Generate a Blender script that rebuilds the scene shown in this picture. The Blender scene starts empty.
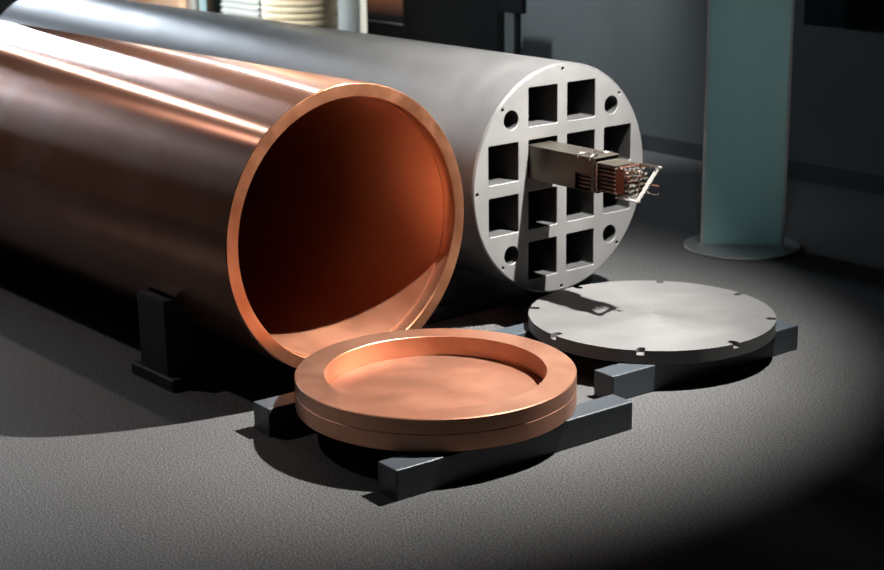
import bpy, bmesh, math, random
from mathutils import Vector, Matrix, geometry
random.seed(7)
PI = math.pi
S = bpy.context.scene
C = S.collection

# ------------------------------------------------------------------ camera
cam_d = bpy.data.cameras.new('camera'); cam = bpy.data.objects.new('camera', cam_d); C.objects.link(cam)
S.camera = cam
YAW, PITCH, ROLL = 2.4696, 0.2729, -0.0149
fwd = Vector((math.cos(YAW)*math.cos(PITCH), math.sin(YAW)*math.cos(PITCH), -math.sin(PITCH)))
rt = Vector((math.sin(YAW), -math.cos(YAW), 0)); up = rt.cross(fwd)
r2 = rt*math.cos(ROLL) + up*math.sin(ROLL); u2 = up*math.cos(ROLL) - rt*math.sin(ROLL)
m = Matrix((r2, u2, -fwd)).transposed().to_4x4(); m.translation = Vector((4.6519, -4.3363, 1.9113))
cam.matrix_world = m
cam_d.sensor_fit = 'HORIZONTAL'; cam_d.sensor_width = 36.0; cam_d.lens = 1580.77/884*36
cam_d.clip_start = 0.05; cam_d.clip_end = 200
cam_d.dof.use_dof = True; cam_d.dof.focus_distance = 5.35; cam_d.dof.aperture_fstop = 3.2

# ------------------------------------------------------------------ world, lights, exposure
W = bpy.data.worlds.new('daylight'); S.world = W; W.use_nodes = True
wn = W.node_tree.nodes; wl = W.node_tree.links
bg = wn['Background']; bg.inputs['Color'].default_value = (0.78, 0.88, 1.0, 1); bg.inputs['Strength'].default_value = 28.0
S.view_settings.view_transform = 'Standard'; S.view_settings.look = 'None'
S.view_settings.exposure = 0.0; S.view_settings.gamma = 1.0; S.view_settings.use_curve_mapping = False

def spot(name, loc, aim, power, half, blend, radius, col):
    d = bpy.data.lights.new(name, 'SPOT'); d.energy = power; d.spot_size = math.radians(half*2); d.spot_blend = blend
    d.shadow_soft_size = radius; d.color = col
    o = bpy.data.objects.new(name, d); C.objects.link(o); o.location = loc
    o.rotation_euler = (Vector(aim)-Vector(loc)).to_track_quat('-Z', 'Y').to_euler()
    return o
spot('key_spotlight', (1.235, 0.163, 2.972), (-0.15, -0.75, 0.3), 4300, 38.5, 1.0, 0.03, (1.0, 0.965, 0.92))
spot('tube_spotlight', (-4.75, -1.27, 3.1), (-0.7, -2.0, 0.1), 270, 23, 0.8, 0.05, (1.0, 0.91, 0.82))
spot('aisle_spotlight', (-1.5, -2.50, 2.8), (-1.2, -1.9, 0.0), 150, 46, 0.8, 0.06, (1.0, 0.88, 0.84))
spot('cross_spotlight', (-4.5, 1.10, 3.2), (-0.3, -1.35, 1.1), 170, 8.5, 0.8, 0.04, (1.0, 0.93, 0.86))
spot('added_pillar_fill', (1.68, -0.85, 3.4), (-0.26, 1.44, 0.80), 150, 9.5, 1.0, 0.05, (1.0, 0.97, 0.93))  # added fill, no known lamp: brightens the glass pillar
spot('added_rear_fill', (-5.2, 0.2, 3.3), (-6.2, 2.9, 0.5), 850, 36, 0.5, 0.08, (1.0, 0.93, 0.82))  # added fill in place of daylight on the column, blind and boards
spot('added_wall_fill', (-2.6, 1.3, 3.7), (-3.2, 2.9, 0.75), 2000, 27, 1.0, 0.06, (0.93, 0.97, 1.0))  # made-up fill that lifts the left part of the back wall

# ------------------------------------------------------------------ helpers
def tag(o, label=None, cat=None, group=None, kind=None):
    if label: o['label'] = label
    if cat: o['category'] = cat
    if group: o['group'] = group
    if kind: o['kind'] = kind
    return o
def empty(name, loc=(0, 0, 0), rz=0.0):
    o = bpy.data.objects.new(name, None); C.objects.link(o); o.location = loc; o.rotation_euler = (0, 0, rz)
    o.empty_display_size = 0.05
    return o
def link(name, me, mat, parent=None, loc=None, rot=None):
    o = bpy.data.objects.new(name, me); C.objects.link(o)
    if mat is not None and len(me.materials) == 0: me.materials.append(mat)
    if parent: o.parent = parent
    if loc is not None: o.location = loc
    if rot is not None: o.rotation_euler = rot
    return o
def mesh(name, verts, faces, smooth=None):
    me = bpy.data.meshes.new(name); me.from_pydata([tuple(v) for v in verts], [], faces)
    bm = bmesh.new(); bm.from_mesh(me); bmesh.ops.remove_doubles(bm, verts=bm.verts, dist=1e-5)
    bmesh.ops.recalc_face_normals(bm, faces=bm.faces); bm.to_mesh(me); bm.free()
    if smooth:
        me.shade_smooth(); me.set_sharp_from_angle(angle=math.radians(smooth))
    return me
def bm_mesh(name, bm, smooth=None):
    me = bpy.data.meshes.new(name); bmesh.ops.recalc_face_normals(bm, faces=bm.faces); bm.to_mesh(me); bm.free()
    if smooth:
        me.shade_smooth(); me.set_sharp_from_angle(angle=math.radians(smooth))
    return me
def add_box(bm, lo, hi, bev=0.0, seg=2):
    lo = Vector(lo); hi = Vector(hi)
    t = bmesh.new(); bmesh.ops.create_cube(t, size=1.0)
    for v in t.verts: v.co = Vector(((v.co.x+.5)*(hi.x-lo.x)+lo.x, (v.co.y+.5)*(hi.y-lo.y)+lo.y, (v.co.z+.5)*(hi.z-lo.z)+lo.z))
    if bev: bmesh.ops.bevel(t, geom=list(t.edges), offset=bev, segments=seg, profile=0.5, affect='EDGES')
    merge(bm, t)
def merge(bm, t):
    me = bpy.data.meshes.new('tmp'); t.to_mesh(me); t.free(); bm.from_mesh(me); bpy.data.meshes.remove(me)
def box_mesh(name, lo, hi, bev=0.0, smooth=None):
    bm = bmesh.new(); add_box(bm, lo, hi, bev); return bm_mesh(name, bm, smooth)
def ring(axis, r, h, n, ctr=(0, 0, 0)):
    out = []
    for i in range(n):
        a = 2*PI*i/n; c, s = r*math.cos(a), r*math.sin(a)
        out.append((h+ctr[0], c+ctr[1], s+ctr[2]) if axis == 'X' else (c+ctr[0], s+ctr[1], h+ctr[2]))
    return out
def lathe(name, prof, axis, n=128, smooth=30, caps=(False, False), closed=False):
    """prof: list of (radius, height along axis)"""
    V = []; F = []
    for r, h in prof: V += ring(axis, r, h, n)
    k = len(prof)
    for j in range(k if closed else k-1):
        a, b = j*n, ((j+1) % k)*n
        for i in range(n):
            q = (i+1) % n; F.append((a+i, a+q, b+q, b+i))
    if caps[0]: F.append(tuple(range(n)))
    if caps[1]: F.append(tuple((k-1)*n+i for i in range(n)))
    return mesh(name, V, F, smooth)
def add_rod(bm, p, q, r, n=10, r2=None):
    p = Vector(p); q = Vector(q); d = (q-p); L = d.length
    t = bmesh.new(); bmesh.ops.create_cone(t, cap_ends=True, segments=n, radius1=r, radius2=r if r2 is None else r2, depth=L)
    M = Matrix.Translation((p+q)/2) @ d.to_track_quat('Z', 'Y').to_matrix().to_4x4()
    bmesh.ops.transform(t, matrix=M, verts=t.verts); merge(bm, t)
def prism(bm, outline, axis, h0, h1, holes=()):
    """outline: list of 2D points; axis Z -> (u,v,h); axis X -> (h,u,v)"""
    def P(u, v, h): return (u, v, h) if axis == 'Z' else (h, u, v)
    loops = [list(outline)] + [list(h) for h in holes]
    tris = geometry.tessellate_polygon([[Vector((u, v, 0)) for u, v in l] for l in loops])
    flat = [pt for l in loops for pt in l]
    top = [bm.verts.new(P(u, v, h1)) for u, v in flat]; bot = [bm.verts.new(P(u, v, h0)) for u, v in flat]
    for t in tris:
        for vs in (top, bot):
            try: bm.faces.new([vs[i] for i in t])
            except ValueError: pass
    o = 0
    for l in loops:
        n = len(l)
        for i in range(n):
            q = (i+1) % n; bm.faces.new((bot[o+i], bot[o+q], top[o+q], top[o+i]))
        o += n

# ------------------------------------------------------------------ materials
def new_mat(name):
    mt = bpy.data.materials.new(name); mt.use_nodes = True
    return mt, mt.node_tree.nodes, mt.node_tree.links, mt.node_tree.nodes['Principled BSDF']
def nd(ns, t, **kw):
    n = ns.new(t)
    for k, v in kw.items(): setattr(n, k, v)
    return n
def ramp(ns, stops):
    r = ns.new('ShaderNodeValToRGB'); e = r.color_ramp.elements
    while len(e) < len(stops): e.new(0.5)
    for el, (pos, col) in zip(e, stops): el.position = pos; el.color = (*col, 1) if len(col) == 3 else col
    return r
def simple(name, col, rough=0.5, metal=0.0, var=0.12, scale=20.0, bump=0.0, spec=0.5, rvar=0.0):
    mt, ns, ls, b = new_mat(name)
    tc = nd(ns, 'ShaderNodeTexCoord'); no = nd(ns, 'ShaderNodeTexNoise'); no.inputs['Scale'].default_value = scale; no.inputs['Detail'].default_value = 4
    ls.new(tc.outputs['Object'], no.inputs['Vector'])
    lo = tuple(c*(1-var) for c in col); hi = tuple(min(1, c*(1+var)) for c in col)
    r = ramp(ns, [(0.3, lo), (0.7, hi)]); ls.new(no.outputs['Fac'], r.inputs['Fac']); ls.new(r.outputs['Color'], b.inputs['Base Color'])
    b.inputs['Roughness'].default_value = rough; b.inputs['Metallic'].default_value = metal; b.inputs['Specular IOR Level'].default_value = spec
    if rvar:
        mr = nd(ns, 'ShaderNodeMapRange'); mr.inputs['To Min'].default_value = rough-rvar; mr.inputs['To Max'].default_value = rough+rvar
        ls.new(no.outputs['Fac'], mr.inputs['Value']); ls.new(mr.outputs['Result'], b.inputs['Roughness'])
    if bump:
        bp = nd(ns, 'ShaderNodeBump'); bp.inputs['Strength'].default_value = bump; bp.inputs['Distance'].default_value = 0.002
        ls.new(no.outputs['Fac'], bp.inputs['Height']); ls.new(bp.outputs['Normal'], b.inputs['Normal'])
    return mt
def turned(name, axis, stops, rough, aniso, metal=1.0, stretch=(2, 2, 2), scale=3.0, fine=0.0, rv=0.06):
    """machined metal: blotchy tarnish plus turning marks, highlight drawn out across the marks"""
    mt, ns, ls, b = new_mat(name)
    tc = nd(ns, 'ShaderNodeTexCoord'); mp = nd(ns, 'ShaderNodeMapping'); mp.inputs['Scale'].default_value = stretch
    ls.new(tc.outputs['Object'], mp.inputs['Vector'])
    n1 = nd(ns, 'ShaderNodeTexNoise'); n1.inputs['Scale'].default_value = scale; n1.inputs['Detail'].default_value = 6; n1.inputs['Roughness'].default_value = 0.65
    ls.new(mp.outputs['Vector'], n1.inputs['Vector'])
    r = ramp(ns, stops); ls.new(n1.outputs['Fac'], r.inputs['Fac']); ls.new(r.outputs['Color'], b.inputs['Base Color'])
    b.inputs['Metallic'].default_value = metal
    mr = nd(ns, 'ShaderNodeMapRange'); mr.inputs['From Min'].default_value = 0.3; mr.inputs['From Max'].default_value = 0.7
    mr.inputs['To Min'].default_value = rough-rv; mr.inputs['To Max'].default_value = rough+rv
    ls.new(n1.outputs['Fac'], mr.inputs['Value']); ls.new(mr.outputs['Result'], b.inputs['Roughness'])
    if aniso:
        tg = nd(ns, 'ShaderNodeTangent', direction_type='RADIAL', axis=axis); ls.new(tg.outputs['Tangent'], b.inputs['Tangent'])
        b.inputs['Anisotropic'].default_value = aniso; b.inputs['Anisotropic Rotation'].default_value = 0.25
    if fine:
        sep = nd(ns, 'ShaderNodeSeparateXYZ'); ls.new(tc.outputs['Object'], sep.inputs['Vector'])
        if axis == 'X': src = sep.outputs['X']
        else:
            ln = nd(ns, 'ShaderNodeVectorMath', operation='LENGTH'); cb = nd(ns, 'ShaderNodeCombineXYZ')
            ls.new(sep.outputs['X'], cb.inputs['X']); ls.new(sep.outputs['Y'], cb.inputs['Y']); ls.new(cb.outputs['Vector'], ln.inputs[0]); src = ln.outputs['Value']
        n2 = nd(ns, 'ShaderNodeTexNoise', noise_dimensions='1D'); n2.inputs['Scale'].default_value = 160; n2.inputs['Detail'].default_value = 3
        ls.new(src, n2.inputs['W'])
        bp = nd(ns, 'ShaderNodeBump'); bp.inputs['Strength'].default_value = fine; bp.inputs['Distance'].default_value = 0.001
        ls.new(n2.outputs['Fac'], bp.inputs['Height']); ls.new(bp.outputs['Normal'], b.inputs['Normal'])
    return mt

M = {}
M['copper_aged'] = turned('copper_aged', 'X', [(0.30, (0.28, 0.125, 0.08)), (0.52, (0.32, 0.15, 0.098)), (0.64, (0.34, 0.195, 0.15))], 0.18, 0.93, metal=0.85, stretch=(2, 1, 1), scale=1.6, fine=0.0, rv=0.0)
M['copper_rim'] = turned('copper_rim', 'X', [(0.3, (0.32, 0.125, 0.06)), (0.7, (0.40, 0.18, 0.10))], 0.42, 0.0, stretch=(1, 1, 1), scale=9)
M['copper_bore'] = turned('copper_bore', 'X', [(0.3, (0.315, 0.135, 0.078)), (0.7, (0.36, 0.168, 0.102))], 0.48, 0.0, stretch=(0.5, 1, 1), scale=5, fine=0.05)
M['copper_lid'] = turned('copper_lid', 'Z', [(0.3, (0.43, 0.21, 0.135)), (0.7, (0.50, 0.26, 0.175))], 0.40, 0.0, stretch=(1, 1, 1), scale=6, fine=0.08, rv=0.025)
M['iron'] = turned('iron_machined', 'X', [(0.3, (0.075, 0.075, 0.075)), (0.7, (0.095, 0.095, 0.0945))], 0.42, 0.4, metal=0.55, stretch=(1, 1, 1), scale=4, fine=0.06)
M['iron_face'] = turned('iron_face', 'X', [(0.3, (0.10, 0.0995, 0.098)), (0.7, (0.117, 0.1165, 0.115))], 0.55, 0.0, metal=0.45, stretch=(1, 1, 1), scale=7)
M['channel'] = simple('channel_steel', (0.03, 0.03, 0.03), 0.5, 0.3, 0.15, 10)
M['iron_lid'] = turned('iron_lid', 'Z', [(0.3, (0.074, 0.074, 0.073)), (0.7, (0.09, 0.09, 0.0888))], 0.55, 0.2, metal=0.5, stretch=(1, 1, 1), scale=5, fine=0.05)
M['beam'] = simple('slate_paint', (0.020, 0.0255, 0.031), 0.42, 0.0, 0.08, 30)
M['cradle'] = simple('cradle_paint', (0.0035, 0.0045, 0.006), 0.5, 0.0, 0.1, 20)
M['box_steel'] = simple('zirconium_sheet', (0.085, 0.075, 0.062), 0.36, 0.85, 0.15, 12, rvar=0.08)
M['rod'] = simple('rod_metal', (0.10, 0.066, 0.052), 0.35, 0.8, 0.2, 60)
M['silver'] = simple('bright_steel', (0.60, 0.585, 0.55), 0.22, 1.0, 0.06, 60)
M['redplate'] = simple('copper_tinted_plate', (0.17, 0.075, 0.05), 0.35, 0.85, 0.2, 40)
M['steel'] = simple('brushed_steel', (0.42, 0.42, 0.42), 0.35, 0.9, 0.1, 30)
M['black'] = simple('black_lacquer', (0.004, 0.0043, 0.0045), 0.5, 0.0, 0.1, 10, spec=0.0)
M['wall'] = simple('wall_grey_paint', (0.033, 0.038, 0.039), 0.75, 0.0, 0.06, 3, spec=0.1)
M['wall_pale'] = simple('wall_pale_grey', (0.22, 0.21, 0.20), 0.75, 0.0, 0.05, 3, spec=0.1)
M['ceil'] = simple('ceiling_dark', (0.025, 0.025, 0.027), 0.8, 0.0, 0.08, 4)
M['skirt'] = simple('skirting_dark', (0.018, 0.02, 0.021), 0.6, 0.0, 0.08, 10, spec=0.05)
M['white'] = simple('white_plaster', (0.62, 0.64, 0.62), 0.7, 0.0, 0.04, 6)
M['peach'] = simple('peach_board', (0.85, 0.52, 0.34), 0.6, 0.0, 0.05, 6)
M['cream'] = simple('cream_slats', (0.72, 0.66, 0.50), 0.6, 0.0, 0.05, 10)
M['blind'] = simple('grey_slats', (0.42, 0.42, 0.38), 0.6, 0.0, 0.06, 10)
M['frame'] = simple('window_frame_paint', (0.16, 0.20, 0.19), 0.5, 0.0, 0.06, 10)
M['leaf'] = simple('leaf_green', (0.018, 0.06, 0.012), 0.6, 0.0, 0.4, 25)
M['teal_dark'] = simple('dark_teal_laminate', (0.008, 0.012, 0.013), 0.6, 0.0, 0.08, 8, spec=0.0)

# carpet-like speckled floor
mt, ns, ls, b = new_mat('speckled_floor')
tc = nd(ns, 'ShaderNodeTexCoord')
n1 = nd(ns, 'ShaderNodeTexNoise'); n1.inputs['Scale'].default_value = 165; n1.inputs['Detail'].default_value = 2; n1.inputs['Roughness'].default_value = 0.8
n2 = nd(ns, 'ShaderNodeTexNoise'); n2.inputs['Scale'].default_value = 1.3; n2.inputs['Detail'].default_value = 3
ls.new(tc.outputs['Object'], n1.inputs['Vector']); ls.new(tc.outputs['Object'], n2.inputs['Vector'])
r1 = ramp(ns, [(0.34, (0.004, 0.004, 0.0042)), (0.5, (0.037, 0.0374, 0.0378)), (0.67, (0.095, 0.0953, 0.0953))]); ls.new(n1.outputs['Fac'], r1.inputs['Fac'])
r3 = ramp(ns, [(0.3, (0.86, 0.86, 0.86)), (0.7, (1, 1, 1))]); ls.new(n2.outputs['Fac'], r3.inputs['Fac'])
mx = nd(ns, 'ShaderNodeMix', data_type='RGBA', blend_type='MULTIPLY'); mx.inputs[0].default_value = 1.0
ls.new(r1.outputs['Color'], mx.inputs[6]); ls.new(r3.outputs['Color'], mx.inputs[7]); ls.new(mx.outputs[2], b.inputs['Base Color'])
b.inputs['Roughness'].default_value = 0.7; b.inputs['Specular IOR Level'].default_value = 0.12
M['floor'] = mt

# frosted teal glass: light scatters through from both sides
mt, ns, ls, b = new_mat('frosted_teal_glass')
tc = nd(ns, 'ShaderNodeTexCoord'); n1 = nd(ns, 'ShaderNodeTexNoise'); n1.inputs['Scale'].default_value = 5
mp = nd(ns, 'ShaderNodeMapping'); mp.inputs['Scale'].default_value = (1, 1, 0.05); ls.new(tc.outputs['Object'], mp.inputs['Vector']); ls.new(mp.outputs['Vector'], n1.inputs['Vector'])
r1 = ramp(ns, [(0.35, (0.27, 0.43, 0.44)), (0.65, (0.32, 0.49, 0.47))]); ls.new(n1.outputs['Fac'], r1.inputs['Fac']); ls.new(r1.outputs['Color'], b.inputs['Base Color'])
b.inputs['Roughness'].default_value = 0.4; b.inputs['Specular IOR Level'].default_value = 0.3
tl = nd(ns, 'ShaderNodeBsdfTranslucent'); ls.new(r1.outputs['Color'], tl.inputs['Color'])
ms = nd(ns, 'ShaderNodeMixShader'); ms.inputs[0].default_value = 0.5
ls.new(b.outputs[0], ms.inputs[1]); ls.new(tl.outputs[0], ms.inputs[2]); ls.new(ms.outputs[0], ns['Material Output'].inputs['Surface'])
M['teal_glass'] = mt

# clear window glass (thin pane: mostly clear with a faint reflection)
mt, ns, ls, b = new_mat('window_glass')
tp = nd(ns, 'ShaderNodeBsdfTransparent'); gl = nd(ns, 'ShaderNodeBsdfGlossy'); gl.inputs['Roughness'].default_value = 0.02; gl.inputs['Color'].default_value = (0.9, 0.95, 0.95, 1)
fr = nd(ns, 'ShaderNodeFresnel'); fr.inputs['IOR'].default_value = 1.3; ms = nd(ns, 'ShaderNodeMixShader')
ls.new(fr.outputs[0], ms.inputs[0]); ls.new(tp.outputs[0], ms.inputs[1]); ls.new(gl.outputs[0], ms.inputs[2]); ls.new(ms.outputs[0], ns['Material Output'].inputs['Surface'])
M['glass'] = mt
# clear acrylic (element handle)
mt, ns, ls, b = new_mat('clear_acrylic')
b.inputs['Base Color'].default_value = (0.62, 0.60, 0.57, 1); b.inputs['Roughness'].default_value = 0.2; b.inputs['Transmission Weight'].default_value = 0.85; b.inputs['IOR'].default_value = 1.45
M['acrylic'] = mt
# warm glow painted in as emission, fading from brown to black
mt, ns, ls, b = new_mat('glow_fade')
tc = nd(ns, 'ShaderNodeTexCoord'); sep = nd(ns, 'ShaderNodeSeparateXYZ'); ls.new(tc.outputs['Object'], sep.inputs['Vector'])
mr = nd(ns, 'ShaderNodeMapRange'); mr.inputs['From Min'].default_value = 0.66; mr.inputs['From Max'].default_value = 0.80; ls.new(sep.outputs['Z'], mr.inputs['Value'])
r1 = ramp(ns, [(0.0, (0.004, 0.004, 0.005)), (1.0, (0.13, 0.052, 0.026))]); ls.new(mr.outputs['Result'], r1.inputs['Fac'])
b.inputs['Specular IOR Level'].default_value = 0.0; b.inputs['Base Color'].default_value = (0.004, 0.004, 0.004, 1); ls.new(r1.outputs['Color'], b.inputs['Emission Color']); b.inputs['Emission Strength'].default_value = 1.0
M['painted_glow'] = mt

# ------------------------------------------------------------------ room
X0, X1, Y0, Y1, ZC = -9.5, 7.0, -7.0, 2.9, 5.2
def struct(name, me, mat): return tag(link(name, me, mat), kind='structure')
struct('floor', box_mesh('floor', (X0-.2, Y0-.2, -0.1), (X1+.2, Y1+.2, 0)), M['floor'])
struct('ceiling', box_mesh('ceiling', (X0-.2, Y0-.2, ZC), (X1+.2, Y1+.2, ZC+.1)), M['ceil'])
struct('wall_front', box_mesh('wall_front', (X0, Y0-.2, 0), (X1, Y0, ZC)), M['wall_pale'])
struct('wall_right', box_mesh('wall_right', (X1, Y0-.2, 0), (X1+.2, Y1+.2, ZC)), M['wall'])
def wall_with_hole(axis, a0, a1, t0, t1, holes):
    """wall slab from a0..a1 with rectangular holes (b0,b1,z0,z1), thickness t0..t1"""
    bm = bmesh.new()
    xs = sorted({a0, a1, *[h[0] for h in holes], *[h[1] for h in holes]}); zs = sorted({0, ZC, *[h[2] for h in holes], *[h[3] for h in holes]})
    for i in range(len(xs)-1):
        for j in range(len(zs)-1):
            cx, cz = (xs[i]+xs[i+1])/2, (zs[j]+zs[j+1])/2
            if any(h[0] < cx < h[1] and h[2] < cz < h[3] for h in holes): continue
            if axis == 'X': add_box(bm, (xs[i], t0, zs[j]), (xs[i+1], t1, zs[j+1]))
            else: add_box(bm, (t0, xs[i], zs[j]), (t1, xs[i+1], zs[j+1]))
    return bm
struct('wall_back', bm_mesh('wall_back', wall_with_hole('X', -5.32, X1, Y1, Y1+.2, [])), M['wall'])
WB = (-8.0, -6.6, 0.25, 2.6)
struct('wall_rear', bm_mesh('wall_rear', wall_with_hole('X', X0, -5.32, Y1, Y1+.2, [WB])), M['white'])
WL = [(-2.6, -0.9, 1.0, 3.4), (0.45, 2.1, 1.0, 4.8)]
struct('wall_left', bm_mesh('wall_left', wall_with_hole('Y', Y0, Y1+.2, X0-.2, X0, WL)), M['wall'])
struct('baseboard_back', box_mesh('baseboard_back', (-3.6, Y1-.02, 0), (X1, Y1, 0.10)), M['skirt'])
def window(name, axis, h, t, bars):
    w = tag(empty(name), kind='structure'); a0, a1, z0, z1 = h; fw = 0.05
    def bx(bm, p, q, zz0, zz1, d):
        if axis == 'X': add_box(bm, (p, t-d, zz0), (q, t+d, zz1))
        else: add_box(bm, (t-d, p, zz0), (t+d, q, zz1))
    bm = bmesh.new()
    bx(bm, a0, a0+fw, z0, z1, .04); bx(bm, a1-fw, a1, z0, z1, .04); bx(bm, a0+fw, a1-fw, z0, z0+fw, .04); bx(bm, a0+fw, a1-fw, z1-fw, z1, .04)
    for k in range(1, bars):
        c = a0+(a1-a0)*k/bars; bx(bm, c-fw/2, c+fw/2, z0+fw, z1-fw, .035)
    link('window_frame', bm_mesh('window_frame', bm), M['frame'], w)
    for k in range(bars):
        bm = bmesh.new(); bx(bm, a0+(a1-a0)*k/bars+fw*.6, a0+(a1-a0)*(k+1)/bars-fw*.6, z0+fw*.8, z1-fw*.8, .004)
        link('pane', bm_mesh('pane', bm), M['glass'], w)
    return w
window('window_1', 'X', WB, Y1+.08, 1)
window('window_2', 'Y', WL[0], X0-.1, 2)
window('window_3', 'Y', WL[1], X0-.1, 2)
for i, h in enumerate(WL + [WB]):      # daylight portals in the openings
    d = bpy.data.lights.new('window_daylight', 'AREA'); d.shape = 'RECTANGLE'; d.cycles.is_portal = True
    o = bpy.data.objects.new('window_daylight', d); C.objects.link(o)
    if i < 2: o.location = (X0-.19, (h[0]+h[1])/2, (h[2]+h[3])/2); o.rotation_euler = (0, -PI/2, 0); d.size = h[3]-h[2]; d.size_y = h[1]-h[0]
    else: o.location = ((h[0]+h[1])/2, Y1+.19, (h[2]+h[3])/2); o.rotation_euler = (-PI/2, 0, 0); d.size = h[1]-h[0]; d.size_y = h[3]-h[2]
# lawn outside
struct('ground_outside', box_mesh('ground_outside', (-40, Y1+.2, -0.3), (-4, 30, -0.15)), M['leaf'])

# ------------------------------------------------------------------ copper canister
CY = 0.0236
can = tag(empty('copper_canister', (0.2012, -1.1976, 0.5917), CY), 'long open copper canister tube with thick polished rim lying on black cradle', 'canister')
Lc = 4.83
link('outer_shell', lathe('outer_shell', [(0.522, -0.0005), (0.525, -0.004), (0.525, -Lc+.005), (0.520, -Lc), (0.0005, -Lc)], 'X', 192), M['copper_aged'], can)
link('rim', lathe('rim', [(0.522, -0.0005), (0.5215, 0.0), (0.4785, 0.0), (0.4755, -0.004)], 'X', 192), M['copper_rim'], can)
link('bore', lathe('bore', [(0.4755, -0.004), (0.4755, -0.055), (0.4745, -0.057), (0.4715, -0.057), (0.4705, -0.059), (0.4705, -Lc+.06), (0.0005, -Lc+.06)], 'X', 192), M['copper_bore'], can)

def cradle(name, loc, rz, R, half, label, mat, y0, y1, zc, hp):
    t = tag(empty(name, loc, rz), label, 'cradle', 'tube cradles')
    link('base_plate', box_mesh('base_plate', (-0.15, y0, 0), (0.15, y1, 0.045), 0.004), mat, t)
    for s in (-1, 1):
        out = [(s*half, 0.045), (s*half, hp)]
        ya = math.sqrt(R*R-(zc-hp)**2); yb = half-0.13
        for k in range(9):
            y = ya+(yb-ya)*k/8; out.append((s*y, zc-math.sqrt(R*R-y*y)))
        out.append((s*yb, 0.045))
        bm = bmesh.new(); prism(bm, out, 'X', -0.095, 0.095)
        link('post', bm_mesh('post', bm), mat, t)
    return t
cradle('tube_cradle', (-0.37, -1.2976+.087, 0), CY, 0.5255, 0.505, 'black two-post cradle under the front of the copper tube', M['cradle'], -0.52, 0.52, 0.5917, 0.33)
cradle('tube_cradle', (-3.6, -1.287, 0), CY, 0.5255, 0.505, 'black two-post cradle under the far end of the copper tube', M['cradle'], -0.52, 0.52, 0.5917, 0.33)
cradle('tube_cradle', (-0.41, 0, 0), 0, 0.475, 0.42, 'dark base of cradle under the front of the grey iron cylinder', M['cradle'], -0.52, 0.43, 0.579, 0.33)
cradle('tube_cradle', (-3.9, 0, 0), 0, 0.475, 0.42, 'dark cradle under the far end of the grey iron cylinder', M['cradle'], -0.52, 0.43, 0.579, 0.33)

# ------------------------------------------------------------------ iron insert
ins = tag(empty('iron_insert', (0, 0, 0.579)), 'grey cast-iron cylinder with twelve square channels in its end face', 'cylinder')
Li = 4.72; HW = 0.1565/2; CR = 0.006
def rrect(cx, cy, h, r, k=3):
    out = []
    for qx, qy, a0 in ((1, 1, 0), (-1, 1, PI/2), (-1, -1, PI), (1, -1, 1.5*PI)):
        for i in range(k+1):
            a = a0+PI/2*i/k; out.append((cx+qx*(h-r)+r*math.cos(a), cy+qy*(h-r)+r*math.sin(a)))
    return out
def circ(cx, cy, r, n): return [(cx+r*math.cos(2*PI*i/n), cy+r*math.sin(2*PI*i/n)) for i in range(n)]
holes = []   # (loop at face, loop behind chamfer, depth)
for i in range(4):
    for j in range(4):
        if (i in (0, 3)) and (j in (0, 3)): continue
        cx, cy = (i-1.5)*.21, (j-1.5)*.21
        holes.append((rrect(cx, cy, HW+.002, CR+.002), rrect(cx, cy, HW, CR), 4.6))
for sx in (-1, 1):
    for sy in (-1, 1): holes.append((circ(sx*.275, sy*.275, .0395, 32), circ(sx*.275, sy*.275, .038, 32), 0.9))
for k in range(8):
    a = k*PI/4; cx, cy = .4525*math.cos(a), .4525*math.sin(a)
    holes.append((circ(cx, cy, .0085, 12), circ(cx, cy, .0075, 12), 0.08))
NF = 160
outer = circ(0, 0, 0.4665, NF)
loops = [outer]+[h[0] for h in holes]
tris = geometry.tessellate_polygon([[Vector((u, v, 0)) for u, v in l] for l in loops])
flat = [q for l in loops for q in l]
bm = bmesh.new(); vs = [bm.verts.new((0, u, v)) for u, v in flat]
for t in tris:
    try: bm.faces.new([vs[i] for i in t])
    except ValueError: pass
o = NF
for face_l, in_l, dep in holes:
    n = len(face_l); A = vs[o:o+n]; o += n
    B = [bm.verts.new((-0.002, u, v)) for u, v in in_l]
    for i in range(n):
        q = (i+1) % n; bm.faces.new((A[i], A[q], B[q], B[i]))
    b2 = bmesh.new(); E = [b2.verts.new((-0.002, u, v)) for u, v in in_l]; D = [b2.verts.new((-dep, u, v)) for u, v in in_l]
    for i in range(n):
        q = (i+1) % n; b2.faces.new((E[i], E[q], D[q], D[i]))
    b2.faces.new(D)
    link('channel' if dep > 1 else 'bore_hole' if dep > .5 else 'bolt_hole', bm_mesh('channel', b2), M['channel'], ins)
me = bm_mesh('end_face', bm); 
link('end_face', me, M['iron_face'], ins)
link('body', lathe('body', [(0.4665, 0.0), (0.470, -0.0015), (0.4745, -0.008), (0.4745, -Li+.006), (0.469, -Li), (0.0005, -Li)], 'X', NF, 22), M['iron'], ins)

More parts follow.
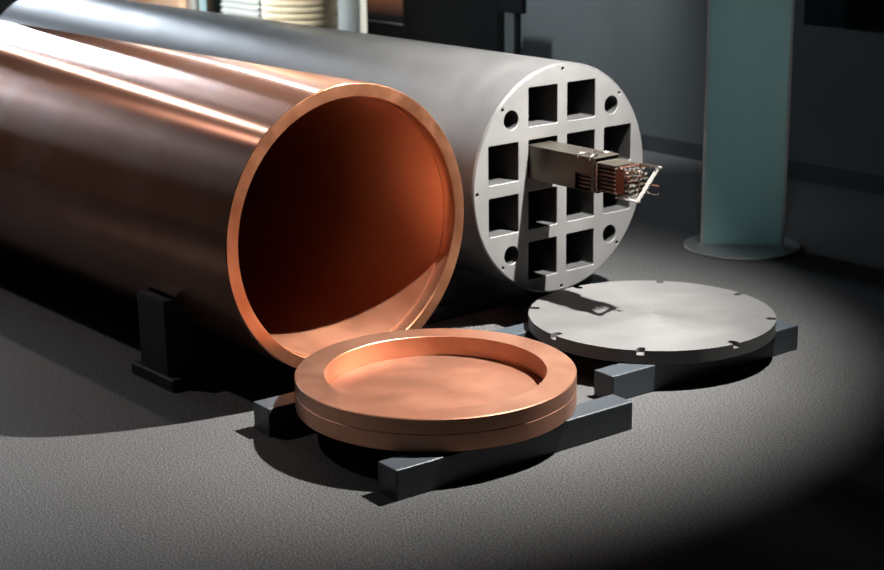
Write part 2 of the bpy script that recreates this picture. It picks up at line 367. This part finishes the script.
# ------------------------------------------------------------------ fuel element sticking out of the upper middle channel
fe = tag(empty('fuel_element', (0, -0.115, 0.6075)), 'square metal fuel element with bare rods and handle poking from cylinder face', 'fuel element')
bw = 0.0665; bt = 0.135       # half width, height
w = 0.003
def fbox(name, lo, hi, mat, bev=0.0, parent=fe): return link(name, box_mesh(name, lo, hi, bev), M[mat], parent)
bm = bmesh.new()              # channel box of four walls, near wall cut away in a window
add_box(bm, (-0.6, -bw, bt-w), (0.375, bw, bt)); add_box(bm, (-0.6, -bw, 0), (0.375, bw, w)); add_box(bm, (-0.6, bw-w, w), (0.375, bw, bt-w))
add_box(bm, (-0.6, -bw, w), (0.268, -bw+w, bt-w)); add_box(bm, (0.268, -bw, 0.068), (0.355, -bw+w, bt-w)); add_box(bm, (0.355, -bw, w), (0.375, -bw+w, bt-w))
chb = link('channel_box', bm_mesh('channel_box', bm), M['box_steel'], fe)
rodme = None
pitch = 0.0157; nr = 7
for i in range(nr):
    for j in range(nr):
        if rodme is None:
            bm = bmesh.new(); add_rod(bm, (-0.3, 0, 0), (0.487, 0, 0), 0.0058, 10); rodme = bm_mesh('fuel_rod', bm, 40); rodme.materials.append(M['rod'])
        link('fuel_rod', rodme, None, fe, (0, (i-3)*pitch, 0.060+(j-3)*pitch))
        if i == 0 or j == nr-1:
            if 'cap' not in M: 
                bm = bmesh.new(); add_rod(bm, (0.470, 0, 0), (0.484, 0, 0), 0.0066, 10); M['cap'] = bm_mesh('rod_collar', bm, 40); M['cap'].materials.append(M['silver'])
            link('rod_collar', M['cap'], None, fe, (0, (i-3)*pitch, 0.060+(j-3)*pitch))
fbox('cover_plate', (0.375, -0.058, 0.1165), (0.478, 0.058, 0.1185), 'box_steel')
for x in (0.384,): 
    bm = bmesh.new()
    add_box(bm, (x-.004, -.061, .1185), (x+.004, .061, .1225)); add_box(bm, (x-.004, -.064, .003), (x+.004, -.060, .1225)); add_box(bm, (x-.004, .060, .003), (x+.004, .064, .1225)); add_box(bm, (x-.004, -.061, 0), (x+.004, .061, .003))
    link('spacer_band', bm_mesh('spacer_band', bm), M['silver'], fe)
# square wire clips on the box top
def path_rod(name, pts, r, mat, parent=fe, n=8):
    cu = bpy.data.curves.new(name, 'CURVE'); cu.dimensions = '3D'; cu.bevel_depth = r; cu.bevel_resolution = 2; cu.use_fill_caps = True
    sp = cu.splines.new('POLY'); sp.points.add(len(pts)-1)
    for p_, q in zip(sp.points, pts): p_.co = (*q, 1)
    ob = bpy.data.objects.new(name, cu); C.objects.link(ob); dg = bpy.context.evaluated_depsgraph_get()
    me = bpy.data.meshes.new_from_object(ob.evaluated_get(dg)); bpy.data.objects.remove(ob); bpy.data.curves.remove(cu)
    me.shade_smooth(); me.materials.clear()
    return link(name, me, M[mat], parent)
path_rod('clip', [(0.285, -0.066, bt-.012), (0.285, -0.066, bt+.006), (0.285, -0.030, bt+.006), (0.352, -0.030, bt+.006), (0.352, -0.066, bt+.006), (0.352, -0.066, bt-.012)], 0.0045, 'silver', chb)
path_rod('clip', [(0.290, 0.014, bt), (0.290, 0.014, bt+.008), (0.345, 0.014, bt+.008), (0.345, 0.055, bt+.008), (0.345, 0.055, bt)], 0.0045, 'silver', chb)
# end fittings
tie = fbox('tie_plate', (0.498, -0.060, 0.004), (0.508, 0.060, 0.119), 'redplate', 0.001)
fbox('side_plate', (0.487, -0.062, 0.020), (0.530, -0.0595, 0.100), 'redplate')
nutme = None
for i in range(6):
    for j in range(6):
        if (i+j) % 5 == 4 and i > 1: continue
        if nutme is None:
            bm = bmesh.new(); add_rod(bm, (0.508, 0, 0), (0.528, 0, 0), 0.0078, 6); add_rod(bm, (0.528, 0, 0), (0.546, 0, 0), 0.0042, 8); add_rod(bm, (0.546, 0, 0), (0.556, 0, 0), 0.0062, 8, 0.003)
            nutme = bm_mesh('nut', bm); nutme.materials.append(M['silver'])
        link('nut', nutme, None, tie, (random.uniform(-.002, .006), (i-2.5)*.0205, 0.0615+(j-2.5)*.0195), (random.random(), 0, 0))
# diagonal bail handle: two legs at opposite corners joined by a flat slanting strip
fbox('handle_leg', (0.487, -0.064, -0.003), (0.600, -0.042, 0.003), 'acrylic', 0.001)
fbox('handle_leg', (0.500, 0.048, 0.114), (0.604, 0.064, 0.120), 'acrylic', 0.001)
a_, b_ = Vector((0, -0.056, 0.0)), Vector((0, 0.058, 0.118)); d_ = (b_-a_).normalized(); n_ = Vector((0, -d_.z, d_.y))*.003
bm = bmesh.new(); vv = [bm.verts.new(q+Vector((x, 0, 0))) for x in (0.586, 0.601) for q in (a_-n_, a_+n_, b_+n_, b_-n_)]
for f in ((0, 1, 2, 3), (7, 6, 5, 4), (0, 4, 5, 1), (1, 5, 6, 2), (2, 6, 7, 3), (3, 7, 4, 0)): bm.faces.new([vv[i] for i in f])
link('handle_grip', bm_mesh('handle_grip', bm), M['acrylic'], fe)
path_rod('handle_bar', [(0.51, 0.044, 0.121), (0.600, 0.044, 0.123)], 0.003, 'silver')
path_rod('guide_pin', [(0.53, 0.030, 0.050), (0.622, 0.030, 0.050)], 0.004, 'redplate')
path_rod('guide_pin', [(0.53, 0.035, 0.020), (0.600, 0.035, 0.014), (0.612, 0.040, 0.020)], 0.0018, 'silver')

# ------------------------------------------------------------------ copper lid on its beams
lid = tag(empty('copper_disc', (0.7054, -1.2297, 0.1)), 'round copper lid with raised rim and sunken centre resting on two dark beams', 'lid')
R = 0.4715; H = 0.111
link('lid_body', lathe('lid_body', [(0.0005, 0.0), (R-.003, 0.0), (R, .003), (R, .058), (R-.002, .0595), (R-.002, .0615), (R, .063), (R, H-.003), (R-.003, H), (0.3728, H), (0.372, H-.0008),
     (0.372, 0.038), (0.370, 0.038), (0.369, 0.040), (0.0005, 0.040)], 'Z', 192, 25), M['copper_lid'], lid)
bme = box_mesh('support_beam', (-0.05, -0.485, 0), (0.05, 0.485, 0.0995), 0.004); bme.materials.append(M['beam'])
for x, y, lab in ((1.074, -1.216, 'dark slate square beam in front under the copper lid'), (0.366, -1.216, 'dark slate square beam behind under the copper lid'),
                  (0.882, -0.117, 'dark slate square beam in front under the grey iron lid'), (0.285, -0.117, 'dark slate square beam behind under the grey iron lid')):
    tag(link('support_beam', bme, None, None, (x, y, 0), (0, 0, -0.033)), lab, 'beam', 'lid support beams')

# ------------------------------------------------------------------ iron lid with eight notches
il = tag(empty('iron_disc', (0.5806, -0.0681, 0.1)), 'flat grey iron disc lid with eight notched edges lying on dark beams', 'lid')
R = 0.473; T = 0.0506; nd_ = 0.018; hw = 0.0150; rin = 0.434
out = []; 
for k in range(8):
    a = math.radians(39.5+45*k); da = math.asin(hw/R); nxt = math.radians(39.5+45*(k+1))
    ca, sa = math.cos(a), math.sin(a)
    def loc(u, v): return (u*ca-v*sa, u*sa+v*ca)
    out.append(loc(R*math.cos(da), -hw))
    for i in range(9):
        t = -PI/2-PI*i/8; out.append(loc(rin+hw+hw*math.cos(t), hw*math.sin(t)))
    for i in range(15): 
        an = a+da+(nxt-da-a-da)*i/15; out.append((R*math.cos(an), R*math.sin(an)))
bm = bmesh.new(); prism(bm, out, 'Z', T-nd_, T); 
link('lid_plate', bm_mesh('lid_plate', bm), M['iron_lid'], il)
link('lid_base', lathe('lid_base', [(0.0005, 0), (R-.002, 0), (R, .002), (R, T-nd_), (0.0005, T-nd_)], 'Z', 160), M['iron_lid'], il)

# ------------------------------------------------------------------ frosted glass pillar
pc = (-0.262, 1.437, 0)
gp = tag(empty('glass_pillar', pc, math.radians(41)), 'tall frosted teal glass panel standing on round steel foot', 'glass panel')
link('foot_disc', lathe('foot_disc', [(0.0005, 0), (0.276, 0), (0.278, .002), (0.278, .010), (0.275, .012), (0.0005, .012)], 'Z', 96), M['steel'], gp)
link('panel', box_mesh('panel', (-0.187, -0.012, 0.012), (0.187, 0.012, 2.6)), M['teal_glass'], gp)
for s in (-1, 1): link('edge_trim', box_mesh('edge_trim', (s*0.193-.006, -0.014, 0.012), (s*0.193+.006, 0.014, 2.6)), M['steel'], gp)

# ------------------------------------------------------------------ background fittings
cb = tag(empty('exhibit_panel', (-4.21, 2.86, 0)), 'tall plain black exhibit board on wall behind the grey cylinder', 'exhibit board')
link('board', box_mesh('board', (-0.51, -0.035, 0), (0.51, 0.038, 2.4), 0.004), M['black'], cb)
link('plinth', box_mesh('plinth', (-0.51, -0.05, 0), (0.51, -0.036, 0.08)), M['skirt'], cb)
sc = tag(empty('glow_board', (-4.975, 2.86, 0)), 'black panel with painted warm brown glow and thin pale seam', 'painted_glow')
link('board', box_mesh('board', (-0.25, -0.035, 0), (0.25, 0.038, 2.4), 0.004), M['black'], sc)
link('painted_glow', box_mesh('painted_glow', (-0.235, -0.041, 0.628), (0.21, -0.034, 1.4)), M['painted_glow'], sc)  # emissive sheet that paints a warm glow on the board
link('seam_strip', box_mesh('seam_strip', (-0.235, -0.040, 0.612), (0.21, -0.034, 0.616)), M['steel'], sc)
st = tag(empty('display_stand', (-3.18, 2.60, 0)), 'black display box on slim leg before grey wall', 'stand')
link('display_box', box_mesh('display_box', (-0.13, -0.10, 0.835), (0.10, -0.05, 1.3), 0.006), M['black'], st)
link('leg', box_mesh('leg', (0.018, -0.09, 0.01), (0.055, -0.06, 0.835)), M['black'], st)
link('foot', box_mesh('foot', (-0.12, -0.16, 0), (0.14, 0.05, 0.012), 0.003), M['black'], st)
wc = tag(empty('wall_cabinet', (-0.60, 2.6, 0.93), 0), 'dark teal and black cabinet hung on far right wall', 'cabinet')
link('cabinet_body', box_mesh('cabinet_body', (0.0, -0.02, 0.0), (0.6, 0.3, 1.1), 0.003), M['black'], wc)
link('cabinet_side', box_mesh('cabinet_side', (-0.28, 0.0, 0.0), (-0.002, 0.3, 1.1), 0.003), M['teal_dark'], wc)
# cream ribbed column
col = tag(empty('ribbed_column', (-5.68, 2.52, 0)), 'cream column ringed with horizontal ribs beside the window', 'column')
link('column_core', lathe('column_core', [(0.29, 0), (0.29, 3.6)], 'Z', 48, caps=(True, True)), M['cream'], col)
ribm = lathe('rib', [(0.290, -.022), (0.297, -.012), (0.297, .012), (0.290, .022)], 'Z', 48); ribm.materials.append(M['cream'])
for k in range(56): link('rib', ribm, None, col, (0, 0, 0.05+0.05*k))
# blind in front of the right half of the window
bl = tag(empty('window_blind', (-7.05, 2.82, 0)), 'grey horizontal slat blind hanging across the window', 'blind')
slm = box_mesh('slat', (-0.30, -0.025, -0.002), (0.30, 0.025, 0.002)); slm.materials.append(M['blind'])
for k in range(44): link('slat', slm, None, bl, (0, 0, 0.3+k*0.05), (0.9, 0, 0))
for s in (-.2, .2): link('cord', box_mesh('cord', (s-.002, -.002, 0.28), (s+.002, .002, 2.6)), M['blind'], bl)
tag(link('peach_board', box_mesh('peach_board', (-9.3, 2.80, 0.1), (-8.06, 2.88, 2.4), 0.004), M['peach']), 'plain peach coloured board on wall left of window', 'board')
# hedge bush outside
rb = random.Random(3)
bush = tag(empty('garden_bush', (-8.6, 4.9, -0.15)), 'leafy green bush outside the window', 'bush')
bm = bmesh.new()
for i in range(2200):
    u = Vector((rb.gauss(0, .7), rb.gauss(0, .45), abs(rb.gauss(.5, .42)))); a = Vector((rb.uniform(-1, 1), rb.uniform(-1, 1), rb.uniform(-1, 1))).normalized()*.07; b_ = a.orthogonal().normalized()*.035
    bm.faces.new([bm.verts.new(q) for q in (u-a, u+b_, u+a, u-b_)])
tag(link('foliage', bm_mesh('foliage', bm), M['leaf'], bush), kind='stuff')
bm = bmesh.new()
for k in range(5): add_rod(bm, (0, 0, 0), (rb.uniform(-.5, .5), rb.uniform(-.3, .3), .8), .02, 6, .008)
link('stem', bm_mesh('stem', bm), M['rod'], bush)
